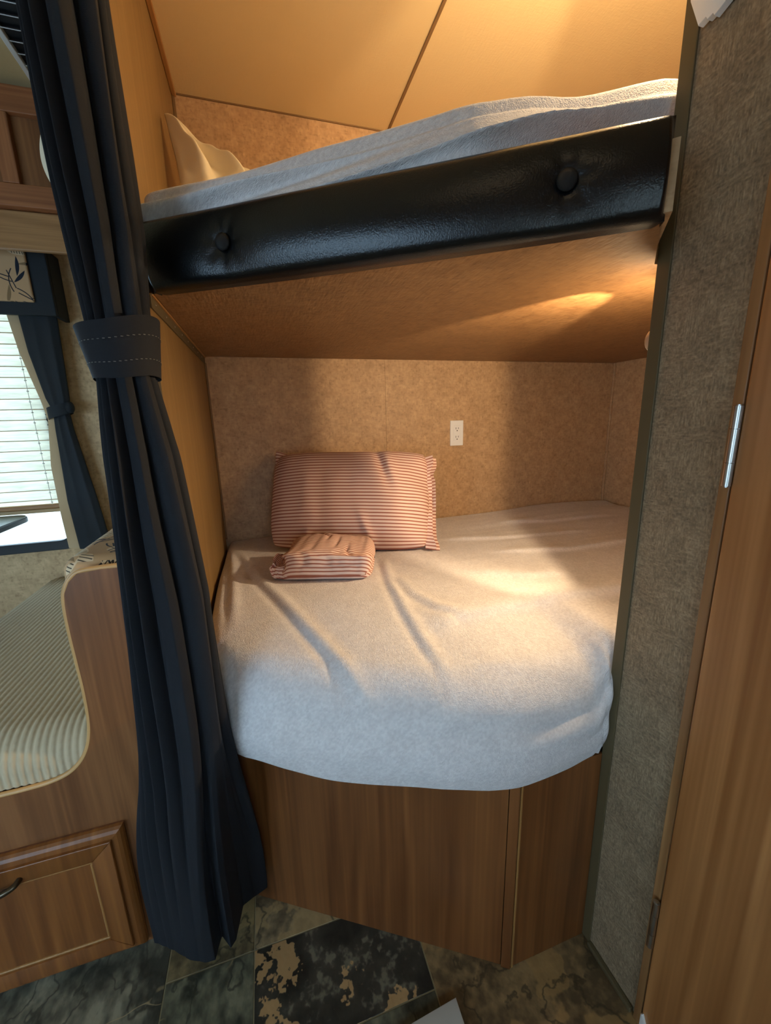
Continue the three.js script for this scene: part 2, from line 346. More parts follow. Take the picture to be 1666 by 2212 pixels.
const strip = struct('trim_7', box(LEFT, LEFT + 0.004, DECK - 0.026, DECK - 0.0025, BACK + 0.008, -0.922, 0.001), M.olive); // stapled strip under the bunk
mesh('edge_bead', box(LEFT, LEFT + 0.008, DECK - 0.0045, DECK, BACK + 0.008, -0.922, 0.0015), M.trimWood, strip);
for (let i = 0; i < 8; i++) mesh('staple', box(LEFT + 0.003, LEFT + 0.0052, DECK - 0.0155, DECK - 0.0125, -0.955 - i * 0.093 - 0.004, -0.955 - i * 0.093 + 0.004, 0.0008), M.steel, strip);
struct('trim_8', [box(PX - 0.004, PX, 0, CEIL, -0.590, -0.565, 0.0015), box(PX, PX + 0.03, 0, CEIL, -0.590, -0.583)], M.olive);                    // corner strip of the partition
struct('baseboard_partition', box(PX - 0.012, PX, 0, 0.012, -0.565, -0.44, 0.003), M.olive);

// ------------------------------------------------------------------ door beside the partition
{
  const d = struct('door_1', box(PX - 0.016, PX + 0.012, 0.035, 1.97, -0.413, 0.215, 0.003), M.cherryDoor);
  const jamb = struct('trim_9', [box(PX - 0.009, PX + 0.044, 0, 2.0, -0.4345, -0.4185, 0.002), box(PX - 0.009, PX + 0.044, 0.0, 2.0, 0.218, 0.236, 0.002)], M.cherry);
  for (const y of [0.249, 0.6 + 0.59, 1.86]) {
    const h = new THREE.Group(); h.name = 'hinge'; d.add(h);
    const cyl = (y0, y1, r) => { const c = new THREE.CylinderGeometry(r, r, y1 - y0, 14); c.translate(PX - 0.0195, (y0 + y1) / 2, -0.4175); return c; };
    part('knuckle', [cyl(y, y + 0.034, 0.0062), cyl(y + 0.0352, y + 0.083, 0.0062), cyl(y + 0.0842, y + 0.116, 0.0062)], M.steel, h);
    part('pin', cyl(y - 0.002, y + 0.118, 0.0036), M.steel, h);
    part('leaf', box(PX - 0.0178, PX - 0.0162, y + 0.002, y + 0.114, -0.417, -0.4125), M.steel, h);
  }
  part('foot_guard', prism([[-0.4120, 0.030], [-0.392, 0.030], [-0.4085, 0.066], [-0.4120, 0.062]], 'x', PX - 0.021, PX - 0.016, 0.001), M.white, d, 'white plastic corner at the foot of the door');
}

// ------------------------------------------------------------------ reading lamps on the bathroom wall: a cup with an oval mouth and a small frosted lens
function readingLamp(y, power, soft, low, label) {
  const at = [0.715, y, -0.602];
  const t = thing('reading_lamp', label, 'lamp', null, [at[0], at[1], -0.583]);
  const R0 = 0.024, K = 72, dirs = [];
  for (let k = 0; k < K; k++) {
    const a = (k / K) * Math.PI * 2, c = Math.cos(a), s = Math.sin(a), e = 2 / 4;
    const sx = Math.sign(c) * Math.pow(Math.abs(c), e), sy = Math.sign(s) * Math.pow(Math.abs(s), e);
    dirs.push(new THREE.Vector3(-0.038 + 0.407 * sx, -0.935 + 1.735 * sy, -1).normalize());
  }
  const backDir = new THREE.Vector3(0.02, 0.1, 1).normalize();
  const shell = (r) => grid(K, 14, (u, v) => {
    const d = dirs[Math.round(u * K) % K], w = Math.acos(clamp(d.dot(backDir), -1, 1)), s = Math.sin(w) || 1, vv = v * 0.999;
    const q = d.clone().multiplyScalar(Math.sin((1 - vv) * w) / s).add(backDir.clone().multiplyScalar(Math.sin(vv * w) / s));
    return [at[0] + q.x * r, at[1] + q.y * r, at[2] + q.z * r];
  }, null, true);
  const rim = grid(K, 1, (u, v) => { const d = dirs[Math.round(u * K) % K], r = lerp(R0, R0 + 0.002, v); return [at[0] + d.x * r, at[1] + d.y * r, at[2] + d.z * r]; }, null, true);
  part('cup', [shell(R0), shell(R0 + 0.002), rim], M.lampMetal, t);
  part('wall_plate', box(at[0] - 0.03, 1.13, y - 0.05, y + 0.095, -0.5905, -0.5835, 0.002), M.white, t);
  const lens = new THREE.CapsuleGeometry(0.016, 0.04, 6, 20); lens.translate(0.7445, y + 0.048, -0.626);
  part('lens', lens, M.lampGlow, t, 'glowing frosted lens');
  const globe = new THREE.SphereGeometry(0.032, 24, 16); globe.scale(1.2, 1, 1.2); globe.translate(1.08, y + 0.03, -0.64);
  part('globe', globe, M.lampGlow, t, 'glowing frosted globe');
  const beam = new THREE.PointLight(LAMP, power); beam.position.set(...at); beam.castShadow = true; beam.shadow.radius = 0.06; beam.shadow.bias = -0.001; scene.add(beam);
  const down = new THREE.SpotLight(LAMP, low, 0, 0.72, 1); down.position.set(1.08, y - 0.012, -0.70); down.target.position.set(-0.16, y - 0.60, -0.80); down.castShadow = true; down.shadow.radius = 0.9; scene.add(down, down.target);
  const glow = new THREE.PointLight(LAMP, soft); glow.position.set(0.75, y - 0.035, -0.645); glow.castShadow = true; glow.shadow.radius = 0.7; scene.add(glow);
  return t;
}
readingLamp(EYE + 0.13, 1.75, 0.34, 4.4, 'small warm reading lamp in the lower bunk, behind the grey partition');
readingLamp(EYE + 0.84, 1.55, 1.3, 0.8, 'small warm reading lamp in the upper bunk, behind the grey partition');

{ // dome light of the cabin, behind and above the camera
  const t = thing('dome_light', 'warm ceiling dome light of the cabin, out of the picture', 'lamp', null, [-0.25, CEIL, 0.35]);
  part('housing', box(-0.42, -0.08, CEIL - 0.022, CEIL - 0.001, 0.26, 0.44, 0.006), M.white, t);
  part('lens', box(-0.39, -0.11, CEIL - 0.030, CEIL - 0.0225, 0.29, 0.41, 0.003), M.lampGlow, t);
  const l = new THREE.RectAreaLight(LAMP, 3.5, 0.28, 0.12); l.position.set(-0.25, CEIL - 0.032, 0.35); l.lookAt(-0.25, 0, 0.351); scene.add(l);
}

// ------------------------------------------------------------------ upper bunk
const T = new THREE.Vector3(0.8413, 0, 0.5406), N = new THREE.Vector3(-0.5406, 0, 0.8413), P0 = new THREE.Vector3(-0.182, 0, -0.902);
const along = (s, d, y) => [P0.x + T.x * s + N.x * d, y, P0.z + T.z * s + N.z * d];
const bunk = thing('bunk_platform', 'upper bunk platform with tan underside and a black padded front rail', 'bunk', null, [0.5, DECK, -1.2]);
{
  const a = along(0.012, -0.03, 0), b = along(0.838, -0.03, 0);
  part('deck', prism([[LEFT + 0.0085, BACK + 0.001], [RIGHT - 0.011, BACK + 0.001], [RIGHT - 0.011, -0.592], [0.668, -0.592], [b[0], b[2]], [a[0], a[2]], [LEFT + 0.0085, -0.93]], 'y', DECK, DECK + 0.06), M.deck, bunk);
  // padded vinyl rail: rounded section swept along the diagonal, dimpled at its buttons
  const s0 = 0.008, s1 = 0.836, H = 0.116, yb = DECK - 0.004, buttons = [[0.181, 1.598], [0.712, 1.600]], th = 0.03;
  const prof = (v) => {                                              // (depth, height) from the bottom of the back over the front to the top of the back
    const r = 0.013, L = [th - r, Math.PI * r / 2, H - 2 * r, Math.PI * r / 2, th - r], tot = L.reduce((x, y) => x + y);
    let d = v * tot;
    if (d < L[0]) return [-th + d, 0]; d -= L[0];
    if (d < L[1]) { const q = d / r; return [-r + r * Math.sin(q), r - r * Math.cos(q)]; } d -= L[1];
    if (d < L[2]) return [0, r + d]; d -= L[2];
    if (d < L[3]) { const q = d / r; return [-r + r * Math.cos(q), H - r + r * Math.sin(q)]; } d -= L[3];
    return [-r - d, H];
  };
  const rail = grid(260, 70, (u, v) => {
    const s = lerp(s0, s1, u), [d, h] = prof(v), y = yb + h;
    const front = smooth(-0.013, -0.001, d), k = (h / H) * 2 - 1;
    let off = front * 0.014 * (1 - k * k);
    for (const [bs, by] of buttons) {
      const ds = s - bs, dy = y - by, r = Math.hypot(ds, dy), ang = Math.atan2(dy, ds);
      off -= front * (0.0055 * gauss(r, 0.016) + 0.0007 * gauss(r - 0.026, 0.015) * (0.5 + 0.5 * Math.sin(ang * 7 + 1)) + 0.004 * gauss(r, 0.05));
    }
    off += front * 0.0016 * Math.sin(s * 17 + 1.2 * Math.sin(s * 7) + h * 22) * gauss(k, 0.8);
    const sag = -0.004 * Math.sin(Math.PI * u) * (1 - h / H);
    const endPinch = smooth(0, 0.012, u) * smooth(0, 0.012, 1 - u);
    return along(s, lerp(-0.012, d, endPinch) * 1 + off * endPinch, y + sag);
  }, (u, v) => [lerp(s0, s1, u), v * 0.17]);
  const cap = (u) => { const c = []; for (let i = 0; i <= 24; i++) { const [d, h] = prof(i / 24); c.push(new THREE.Vector2(Math.min(d, -0.012), h)); } const g = new THREE.ShapeGeometry(new THREE.Shape(c)); const p = g.attributes.position; for (let i = 0; i < p.count; i++) { const q = along(lerp(s0, s1, u), p.getX(i), yb + p.getY(i)); p.setXYZ(i, ...q); } g.computeVertexNormals(); return g; };
  const rl = part('padded_rail', [rail, cap(0), cap(1)], M.vinyl, bunk, 'black padded vinyl rail with two covered buttons');
  for (const [s, y] of buttons) {
    const g = new THREE.SphereGeometry(0.0135, 24, 14); g.scale(1, 1, 0.55);
    g.applyMatrix4(new THREE.Matrix4().makeBasis(T, new THREE.Vector3(0, 1, 0), N)); g.translate(...along(s, 0.0095, y));
    part('button', g, M.vinyl, rl);
  }
  // plain end board of the platform and its small steel clips at the right end
  const e0 = along(0.842, -0.005, 0), e1 = [0.655, 0, -0.588];
  part('end_board', prism([[e0[0], e0[2]], [e1[0], e1[2]], [e1[0] - 0.012, e1[2] - 0.004], [e0[0] - 0.010, e0[2] - 0.010]], 'y', DECK + 0.004, DECK + 0.085), M.tan, bunk);
}

// ------------------------------------------------------------------ fitted sheets: a grid over the bed whose front and left edges roll down
function fittedSheet({ x0, x1, front, back, top, bottom, roll, leftRoll, relief, side, droop = 0, lift = () => 0 }) {
  const NX = 330, NZ = 240, SIDE = 46, SL = 18;
  const cols = [], rows = [];
  for (let i = 0; i < SL; i++) cols.push({ x: x0, e: 1 - i / SL });
  for (let i = 0; i <= NX; i++) cols.push({ x: lerp(x0, x1, Math.pow(i / NX, 1.25)), e: 0 });
  for (let j = 0; j <= NZ; j++) rows.push({ t: j / NZ, e: 0 });
  for (let j = 1; j <= SIDE; j++) rows.push({ t: 1, e: j / SIDE });
  const pos = [], uv = [], idx = [], W = cols.length, down = new Float64Array(W);
  for (const r of rows) cols.forEach((c, ci) => {
    const f = front(c.x), z = lerp(back, f, r.t);
    const dF = (f - z), dL = c.x - x0;
    const bend = (d, R) => d >= R ? 0 : R - Math.sqrt(Math.max(0, R * R - (R - d) * (R - d)));
    let y = top, zz = z, xx = c.x;
    const rf = roll(c.x), low = bend(dF, rf), lowL = bend(dL, leftRoll);
    y -= Math.max(low, lowL) + 0.35 * Math.min(low, lowL);
    y += relief(c.x, z) * (1 - smooth(0.2, 1.0, low / rf) * 0.6);
    y += lift(c.x) * smooth(-1.15, -0.80, z);
    const dip = droop * Math.pow(clamp(1 - dF / 0.42), 2) * (1 - smooth(0.62, 0.70, c.x)); y -= dip;
    if (r.e > 0) {
      const y0 = top - rf - dip + lift(c.x); y = Math.min(y, lerp(y0, bottom, r.e)); const k = side(c.x, r.e); zz += k[0]; xx += k[1] ?? 0; y += k[2] ?? 0;
    }
    if (c.e > 0) y = Math.min(y, lerp(top - leftRoll, bottom, c.e));
    const at = pos.length - 3 * W;
    down[ci] = at < 0 ? z : down[ci] + Math.hypot(y - pos[at + 1], zz - pos[at + 2]);
    pos.push(xx, y, zz); uv.push(c.x - c.e * 0.2, down[ci]);
  });
  for (let j = 0; j < rows.length - 1; j++) for (let i = 0; i < W - 1; i++) { const a = j * W + i, b = a + 1, c = a + W, d = c + 1; idx.push(a, c, b, b, c, d); }
  const g = new THREE.BufferGeometry();
  g.setAttribute('position', new THREE.Float32BufferAttribute(pos, 3)); g.setAttribute('uv', new THREE.Float32BufferAttribute(uv, 2)); g.setIndex(idx); g.computeVertexNormals();
  return g;
}
const track = (pts, x, z) => {                                       // signed distance to a line of points and the place along it
  let best = 1e9, sd = 0, at = 0;
  for (let i = 0; i < pts.length - 1; i++) {
    const [ax, az] = pts[i], [bx, bz] = pts[i + 1], dx = bx - ax, dz = bz - az, l2 = dx * dx + dz * dz;
    const t = clamp(((x - ax) * dx + (z - az) * dz) / l2), ex = x - ax - t * dx, ez = z - az - t * dz, d = Math.hypot(ex, ez);
    if (d < best) { best = d; sd = Math.sign(dx * ez - dz * ex) * d; at = (i + t) / (pts.length - 1); }
  }
  return [sd, at];
};
const crease = (pts, amp, w, x, z) => { const [d, a] = track(pts, x, z); if (Math.abs(d) > 6 * w) return 0; const f = smooth(0, 0.12, a) * smooth(0, 0.25, 1 - a); return 1.15 * amp * f * (-0.7 * gauss(d, w) + 1.0 * gauss(d + 1.7 * w, 1.4 * w)); };
const ridge = (pts, amp, w, x, z) => { const [d, a] = track(pts, x, z); if (Math.abs(d) > 6 * w) return 0; return amp * smooth(0, 0.2, a) * smooth(0, 0.2, 1 - a) * (d < 0 ? gauss(d, w * 3) : gauss(d, w)); };
const wave = (x, z, s) => fbm(((x * 0.2 + 10.3) % 1), ((z * 0.2 + 10.7) % 1), 8, 60, 2, s) - 0.5;

const frontPts = [[-0.3, -0.98], [-0.178, -0.920], [-0.150, -0.885], [-0.124, -0.838], [-0.035, -0.776], [0.059, -0.723], [0.15, -0.675], [0.289, -0.607], [0.381, -0.581], [0.445, -0.571], [0.507, -0.570], [0.6, -0.575], [0.662, -0.580], [0.672, -0.594], [2, -0.594]];
const piece = (P, x) => { for (let i = 0; i < P.length - 1; i++) if (x <= P[i + 1][0]) return lerp(P[i][1], P[i + 1][1], clamp((x - P[i][0]) / (P[i + 1][0] - P[i][0]))); return P[P.length - 1][1]; };
const softPiece = (P, x, w) => (piece(P, x - w) + 2 * piece(P, x) + piece(P, x + w)) / 4;
{
  const g = fittedSheet({
    x0: LEFT + 0.006, x1: RIGHT - 0.012, back: BACK + 0.006, top: 0.836, bottom: 0.55,
    front: (x) => x > 0.655 ? piece(frontPts, x) : softPiece(frontPts, x, 0.02),
    roll: (x) => lerp(0.085, 0.04, smooth(0.62, 0.70, x)), leftRoll: 0.035, droop: 0.060,
    relief: (x, z) => {
      let h = 0;
      h += crease([[-0.165, -1.60], [-0.05, -1.148], [0.046, -0.885], [0.142, -0.64], [0.19, -0.56]], 0.0065, 0.013, x, z);
      h += crease([[0.345, -1.29], [0.302, -1.052], [0.287, -0.872], [0.288, -0.754], [0.305, -0.60]], 0.0055, 0.012, x, z);
      h += crease([[0.330, -1.10], [0.335, -0.95], [0.37, -0.85], [0.44, -0.77]], 0.004, 0.014, x, z);
      h += crease([[-0.17, -1.55], [-0.145, -1.25], [-0.13, -0.95]], 0.006, 0.012, x, z);
      h += ridge([[0.33, -0.76], [0.40, -0.81], [0.563, -0.815], [0.699, -0.805], [1.0, -0.77], [1.4, -0.76]], 0.012, 0.022, x, z);
      h += ridge([[0.36, -0.67], [0.51, -0.62], [0.66, -0.60]], 0.004, 0.016, x, z);
      h += ridge([[0.55, -1.05], [0.72, -0.95], [0.86, -0.93]], 0.006, 0.02, x, z);
      h += ridge([[0.60, -1.38], [0.9, -1.30], [1.3, -1.26]], 0.007, 0.014, x, z) + ridge([[0.7, -1.18], [1.0, -1.10], [1.5, -1.10]], 0.008, 0.014, x, z) + ridge([[0.95, -1.52], [1.2, -1.44], [1.6, -1.42]], 0.007, 0.016, x, z);
      h += wave(x * 0.8, z, 401) * 0.014 * smooth(0.5, 0.9, x) * smooth(-0.75, -1.0, z);
      h += wave(z * 0.6 + x * 0.3, x * 0.5, 421) * 0.0035;
      h += 0.020 * gauss(x - 1.40, 0.32) * smooth(-1.2, -1.68, z);
      return h - 0.006 * smooth(0.2, -0.2, x) * smooth(-1.2, -1.7, z);
    },
    side: (x, e) => {
      const fold = smooth(0.40, 0.66, x);
      const bulge = 0.014 * Math.sin(Math.PI * e) - 0.006 * e;
      return [bulge + fold * 0.006 * Math.sin(e * 12 + x * 9) * (1 - e) + 0.0035 * (vnoise(x * 14, e * 4, 64, 64, 55) - 0.5), 0, -0.006 * smooth(0.3, 1, e) * Math.sin(x * 17)];
    },
  });
  tag(mesh('fitted_sheet', g, M.fleece), 'pale fleece fitted sheet stretched over the lower bunk mattress', 'sheet');
}
{
  const c = 0.33, line = (x) => P0.z + (x - P0.x) * 0.6426 - 0.040;
  const bend = (x) => x < c ? line(x) : line(c) - 0.006 * smooth(c, c + 0.3, x);
  const HEAP = [[-0.3, 1.724], [0.0, 1.726], [0.2, 1.733], [0.33, 1.745], [0.43, 1.775], [0.52, 1.787], [0.58, 1.806], [0.66, 1.832], [0.72, 1.848], [0.9, 1.82], [1.2, 1.75], [1.8, 1.73]];
  const g = fittedSheet({
    x0: LEFT + 0.012, x1: RIGHT - 0.012, back: BACK + 0.012, top: 1.731, bottom: DECK + 0.064,
    front: (x) => (bend(x - 0.02) + 2 * bend(x) + bend(x + 0.02)) / 4,
    roll: () => 0.026, leftRoll: 0.02,
    relief: (x, z) => wave(x, z, 433) * 0.006 + 0.002 * Math.sin(x * 11),
    lift: (x) => softPiece(HEAP, x, 0.03) - 1.731,
    side: (x, e) => {
      const t = smooth(0, 0.10, e), q = x;                 // folds that run down to the left, twisting
      const f = 0.020 * (1 - 1.6 * Math.pow(Math.abs(Math.sin(4.75 * (e + 0.86 * x) + 0.3)), 0.7)) * smooth(0, 0.25, e) + 0.006 * Math.sin(17 * (e + 0.5 * x) + 1.5 * Math.sin(5 * x)) + 0.002 * Math.sin(23 * (e * 0.6 + x));
      return [t * (0.016 + f * smooth(-0.25, 0.0, x)) + 0.004 * Math.sin(e * 9) * (1 - smooth(-0.1, 0.1, x)), -0.006 * t, 0];
    },
  });
  tag(mesh('fitted_sheet', g, M.fleece), 'white fleece sheet draped over the front edge of the upper bunk mattress', 'sheet');
}

// ------------------------------------------------------------------ pillows: two puffed faces on a four-cornered outline
function pillowGeo(corner, normal, thick, pinch, wrinkle, W, H, n = 90, round = 0.06) {
  const side = (sgn) => grid(n, n, (u, v) => {
    const a = u * 2 - 1, b = v * 2 - 1;
    const pa = a * (1 - pinch * (1 - Math.abs(a)) * b * b * 0 - pinch * Math.pow(Math.abs(b), 2) * 0), s = (1 - pinch * (1 - b * b)) , r = (1 - pinch * (1 - a * a));
    const k6 = round * Math.pow(Math.abs(a * b), 5), uu = (a * s * (1 - k6) + 1) / 2, vv = (b * r * (1 - k6) + 1) / 2;
    const p = [0, 1, 2].map((k) => lerp(lerp(corner[0][k], corner[1][k], uu), lerp(corner[3][k], corner[2][k], uu), vv));
    const puff = Math.pow(Math.max(0, 1 - Math.pow(Math.abs(a), 2.6)), 0.55) * Math.pow(Math.max(0, 1 - Math.pow(Math.abs(b), 2.6)), 0.55);
    const h = sgn * (thick * puff) + wrinkle(a, b) * (0.15 + 0.85 * puff) * (sgn > 0 ? 1 : 0.5) ;
    return p.map((q, k) => q + normal[k] * h);
  }, (u, v) => [u * W, v * H]);
  const f = side(1), k = side(-1);
  const id = k.index.array; for (let i = 0; i < id.length; i += 3) { const t = id[i]; id[i] = id[i + 1]; id[i + 1] = t; } k.computeVertexNormals();
  return [f, k];
}
{
  const yaw = (21.5 * Math.PI) / 180, lean = (24 * Math.PI) / 180;
  const wx = new THREE.Vector3(Math.cos(yaw), 0, Math.sin(yaw)), fw = new THREE.Vector3(-Math.sin(yaw), 0, Math.cos(yaw));
  const up = new THREE.Vector3(0, Math.cos(lean), 0).addScaledVector(fw, -Math.sin(lean)), nn = new THREE.Vector3(0, Math.sin(lean), 0).addScaledVector(fw, Math.cos(lean));
  const base = new THREE.Vector3(0.262, 0.842, -1.372);
  const t = thing('pillow', 'striped red and cream pillow leaning against the back wall of the lower bunk', 'pillow', null, base.toArray());
  const at = (a, b, c = 0) => base.clone().addScaledVector(wx, a).addScaledVector(up, b).addScaledVector(nn, c).toArray();
  const W = 0.585, H = 0.372;
  const wr = (a, b) => {
    let h = 0.0055 * Math.sin(a * 5 + b * 2) * b * b;
    h += 0.008 * gauss(a - 0.10 - 0.25 * b, 0.05) * smooth(0.1, 0.9, b) - 0.012 * gauss(a - 0.55 - 0.22 * b, 0.05) * smooth(0.1, -0.8, b) + 0.008 * gauss(a - 0.66 - 0.2 * b, 0.06) * smooth(0.2, -0.8, b);
    h += 0.004 * (fbm((a + 3.1) / 7 % 1, (b + 3.3) / 7 % 1, 40, 14, 2, 511) - 0.5) + 0.006 * gauss(a + 0.25 + 0.3 * b, 0.04) * smooth(0.5, 1, b);
    h += 0.010 * smooth(0.72, 0.95, a) * Math.sin(b * 7 + 1);
    return h;
  };
  const body = pillowGeo([at(-W / 2, H), at(W / 2, H - 0.004), at(W / 2, 0), at(-W / 2, 0.004)], nn.toArray(), 0.105, -0.012, (a, b) => 1.7 * wr(a, b), W, H, 110);
  // shift the body so that its lowest edge stays on the sheet
  part('pillowcase', body, M.stripes, t);
  const hem = (o, len, z0) => grid(20, 60, (u, v) => {
    const b = v, y = lerp(0.004, H - 0.026, b), wob = Math.sin(b * 9 + o) * 0.010 + Math.sin(b * 21 + o * 2) * 0.004;
    const corner = 0.006 * gauss(b - 0.93, 0.08) - 0.008 * gauss(b - 0.80, 0.05) + 0.012 * gauss(b - 0.02, 0.08);
    return at(W / 2 - 0.012 + u * (len + corner), y + 0.012 * u * (b - 0.5), lerp(z0 * Math.sin(Math.PI * clamp(b * 0.9 + 0.05)), z0 * 0.5 + wob, u));
  }, (u, v) => [u * 0.05, lerp(0.004, H - 0.026, v)]);
  part('open_hem', [hem(0.3, 0.026, 0.018), hem(1.8, 0.040, -0.03)], M.stripes, t, 'loose open end of the pillowcase');
  const ear = pillowGeo([at(-W / 2 - 0.012, H + 0.022, -0.02), at(-W / 2 + 0.07, H - 0.006, -0.02), at(-W / 2 + 0.06, H - 0.04, -0.01), at(-W / 2 - 0.004, H - 0.05, -0.01)], nn.toArray(), 0.008, 0, () => 0, 0.08, 0.06, 12);
  part('corner_ear', ear, M.stripes, t);
}
{ // folded sheet set on the bed in front of the pillow
  const yaw = (18 * Math.PI) / 180, c = new THREE.Vector3(0.160, 0.837, -1.205);
  const wx = new THREE.Vector3(Math.cos(yaw), 0, Math.sin(yaw)), fw = new THREE.Vector3(-Math.sin(yaw), 0, Math.cos(yaw));
  const t = thing('folded_sheet', 'folded red and cream striped bed linen lying before the striped pillow', 'bedding', null, c.toArray());
  const fold = (w, d, h, y0, ox, oz, s, wav) => grid(150, 60, (u, v) => {
    // v goes round the section: bottom front, front, top, back; u along the width, closed at both ends
    const a = u * 2 - 1, q = v * Math.PI * 2, e = 0.30, cq = Math.cos(q), sq = Math.sin(q);
    let dz = Math.sign(cq) * Math.pow(Math.abs(cq), e) * d / 2, dy = (Math.sign(sq) * Math.pow(Math.abs(sq), e) * 0.5 + 0.5) * h;
    const end = Math.pow(Math.max(0, 1 - Math.pow(Math.abs(a), 14)), 0.5);
    dz *= 0.35 + 0.65 * end; dy = h / 2 + (dy - h / 2) * (0.15 + 0.85 * end);
    const n = fbm(((a * 0.3 + 5 + s) % 1 + 1) % 1, ((v * 0.6 + s * 0.37) % 1 + 1) % 1, 10, 8, 3, 600 + s) - 0.5;
    const topness = smooth(0.3, 0.95, sq);
    dy += topness * (n * wav * 1.6 + 0.007 * Math.sin(a * 3 + 1 + s) - 0.006 * (1 + a) * smooth(0, 0.1, dz) - 0.008 * gauss(a - 0.15 - dz * 5, 0.05)) + (1 - topness) * n * wav * 0.3;
    if (dy < 0.0) dy = 0; dz += n * wav * 0.8;
    return c.clone().addScaledVector(wx, ox + a * w / 2 + 0.006 * Math.sin(v * 25 + s)).addScaledVector(fw, oz + dz).add(new THREE.Vector3(0, y0 + dy, 0)).toArray();
  }, (u, v, p) => { const dz = (p[0] - c.x) * fw.x + (p[2] - c.z) * fw.z - oz, up = p[1] - c.y - y0; return [u * w, up - dz + 0.010 * Math.sin(u * 5 + s + dz * 9) * smooth(0.7, 1, up / h)]; });
  part('top_fold', fold(0.270, 0.205, 0.082, 0.012, 0.012, 0, 1, 0.009), M.stripes, t);
  part('under_fold', fold(0.285, 0.180, 0.030, 0.002, 0.0, -0.004, 2, 0.006), M.stripes, t);
  part('side_fold', fold(0.05, 0.12, 0.046, 0.004, -0.132, 0.022, 4, 0.016), M.stripes, t);
}
{ // crumpled pillow of the upper bunk
  const c0 = [[-0.180, 2.125, -1.385], [0.05, 1.99, -1.43], [0.12, 1.75, -1.25], [-0.168, 1.75, -1.27]];
  const t = thing('pillow', 'crumpled cream pillow with a pointed corner in the upper bunk', 'pillow', null, [0, 1.735, -1.35]);
  const nv = new THREE.Vector3(0.30, 0.42, 0.85).normalize().toArray();
  const g = pillowGeo(c0, nv, 0.060, 0.20, (a, b) => 0.075 * (fbm((a + 3.2) / 6 % 1, (b + 3.4) / 6 % 1, 13, 13, 2, 713) - 0.5) + 0.016 * Math.sin(Math.atan2(b + 1.08, a + 1.08) * 13 + 0.6) * Math.exp(-0.7 * Math.hypot(a + 1.08, b + 1.08)) + 0.010 * Math.sin(a * 8 - b * 6 + 2 * Math.sin(b * 4)) + 0.03 * gauss(b - a * 0.5 + 0.35, 0.1), 0.4, 0.4, 100);
  part('pillowcase', g, M.cotton, t);
}

// ------------------------------------------------------------------ base of the lower bunk
{
  const t = thing('bunk_cabinet', 'cherry wood base under the lower bunk with an angled front', 'bed base', null, [0.3, 0, -0.75]);
  const dx = 0.457 + 0.176, dz = -0.586 + 0.962, L = Math.hypot(dx, dz), tx = dx / L, tz = dz / L, nx = -tz, nz = tx;
  const on = (s, d) => [0.457 - tx * s + nx * d, -0.586 - tz * s + nz * d];
  const slab = (s0, s1, d0, d1, y0, y1) => prism([on(s0, d0), on(s1, d0), on(s1, d1), on(s0, d1)], 'y', y0, y1);
  part('front_panel', slab(0.024, L, -0.018, 0, 0.001, 0.553), M.baseWood, t);
  part('side_panel', box(0.463, PX - 0.006, 0.001, 0.553, -0.604, -0.587), M.baseWood, t);
  part('corner_moulding', slab(0.0015, 0.0225, -0.016, 0.004, 0.001, 0.553), M.baseWood, t);
  part('corner_bead', box(0.4575, 0.4625, 0.001, 0.553, -0.602, -0.584, 0.001), M.trimWood, t);
  part('top_board', prism([[-0.17, -0.985], [0.447, -0.618], [PX - 0.02, -0.618], [PX - 0.02, -0.64], [0.44, -0.64], [-0.17, -1.0]], 'y', 0.53, 0.55), M.baseWood, t);
}

// ------------------------------------------------------------------ power outlet
{
  const t = thing('power_outlet', 'white double power outlet on the lower bunk back wall', 'outlet', null, [0.856, 1.232, BACK]);
  part('cover_plate', box(0.823, 0.889, 1.175, 1.289, BACK + 0.0005, BACK + 0.006, 0.0025), M.white, t);
  part('socket_face', box(0.8405, 0.8735, 1.198, 1.266, BACK + 0.0055, BACK + 0.0075, 0.0012), M.white, t);
  for (const y of [1.249, 1.211]) {
    part('blade_slot', [box(0.8495, 0.8515, y, y + 0.009, BACK + 0.0073, BACK + 0.0079), box(0.8615, 0.8635, y + 0.001, y + 0.009, BACK + 0.0073, BACK + 0.0079)], M.slot, t);
    const c = new THREE.CylinderGeometry(0.0026, 0.0026, 0.0006, 14); c.rotateX(Math.PI / 2); c.translate(0.8565, y - 0.006, BACK + 0.0077); part('ground_hole', c, M.slot, t);
  }
}

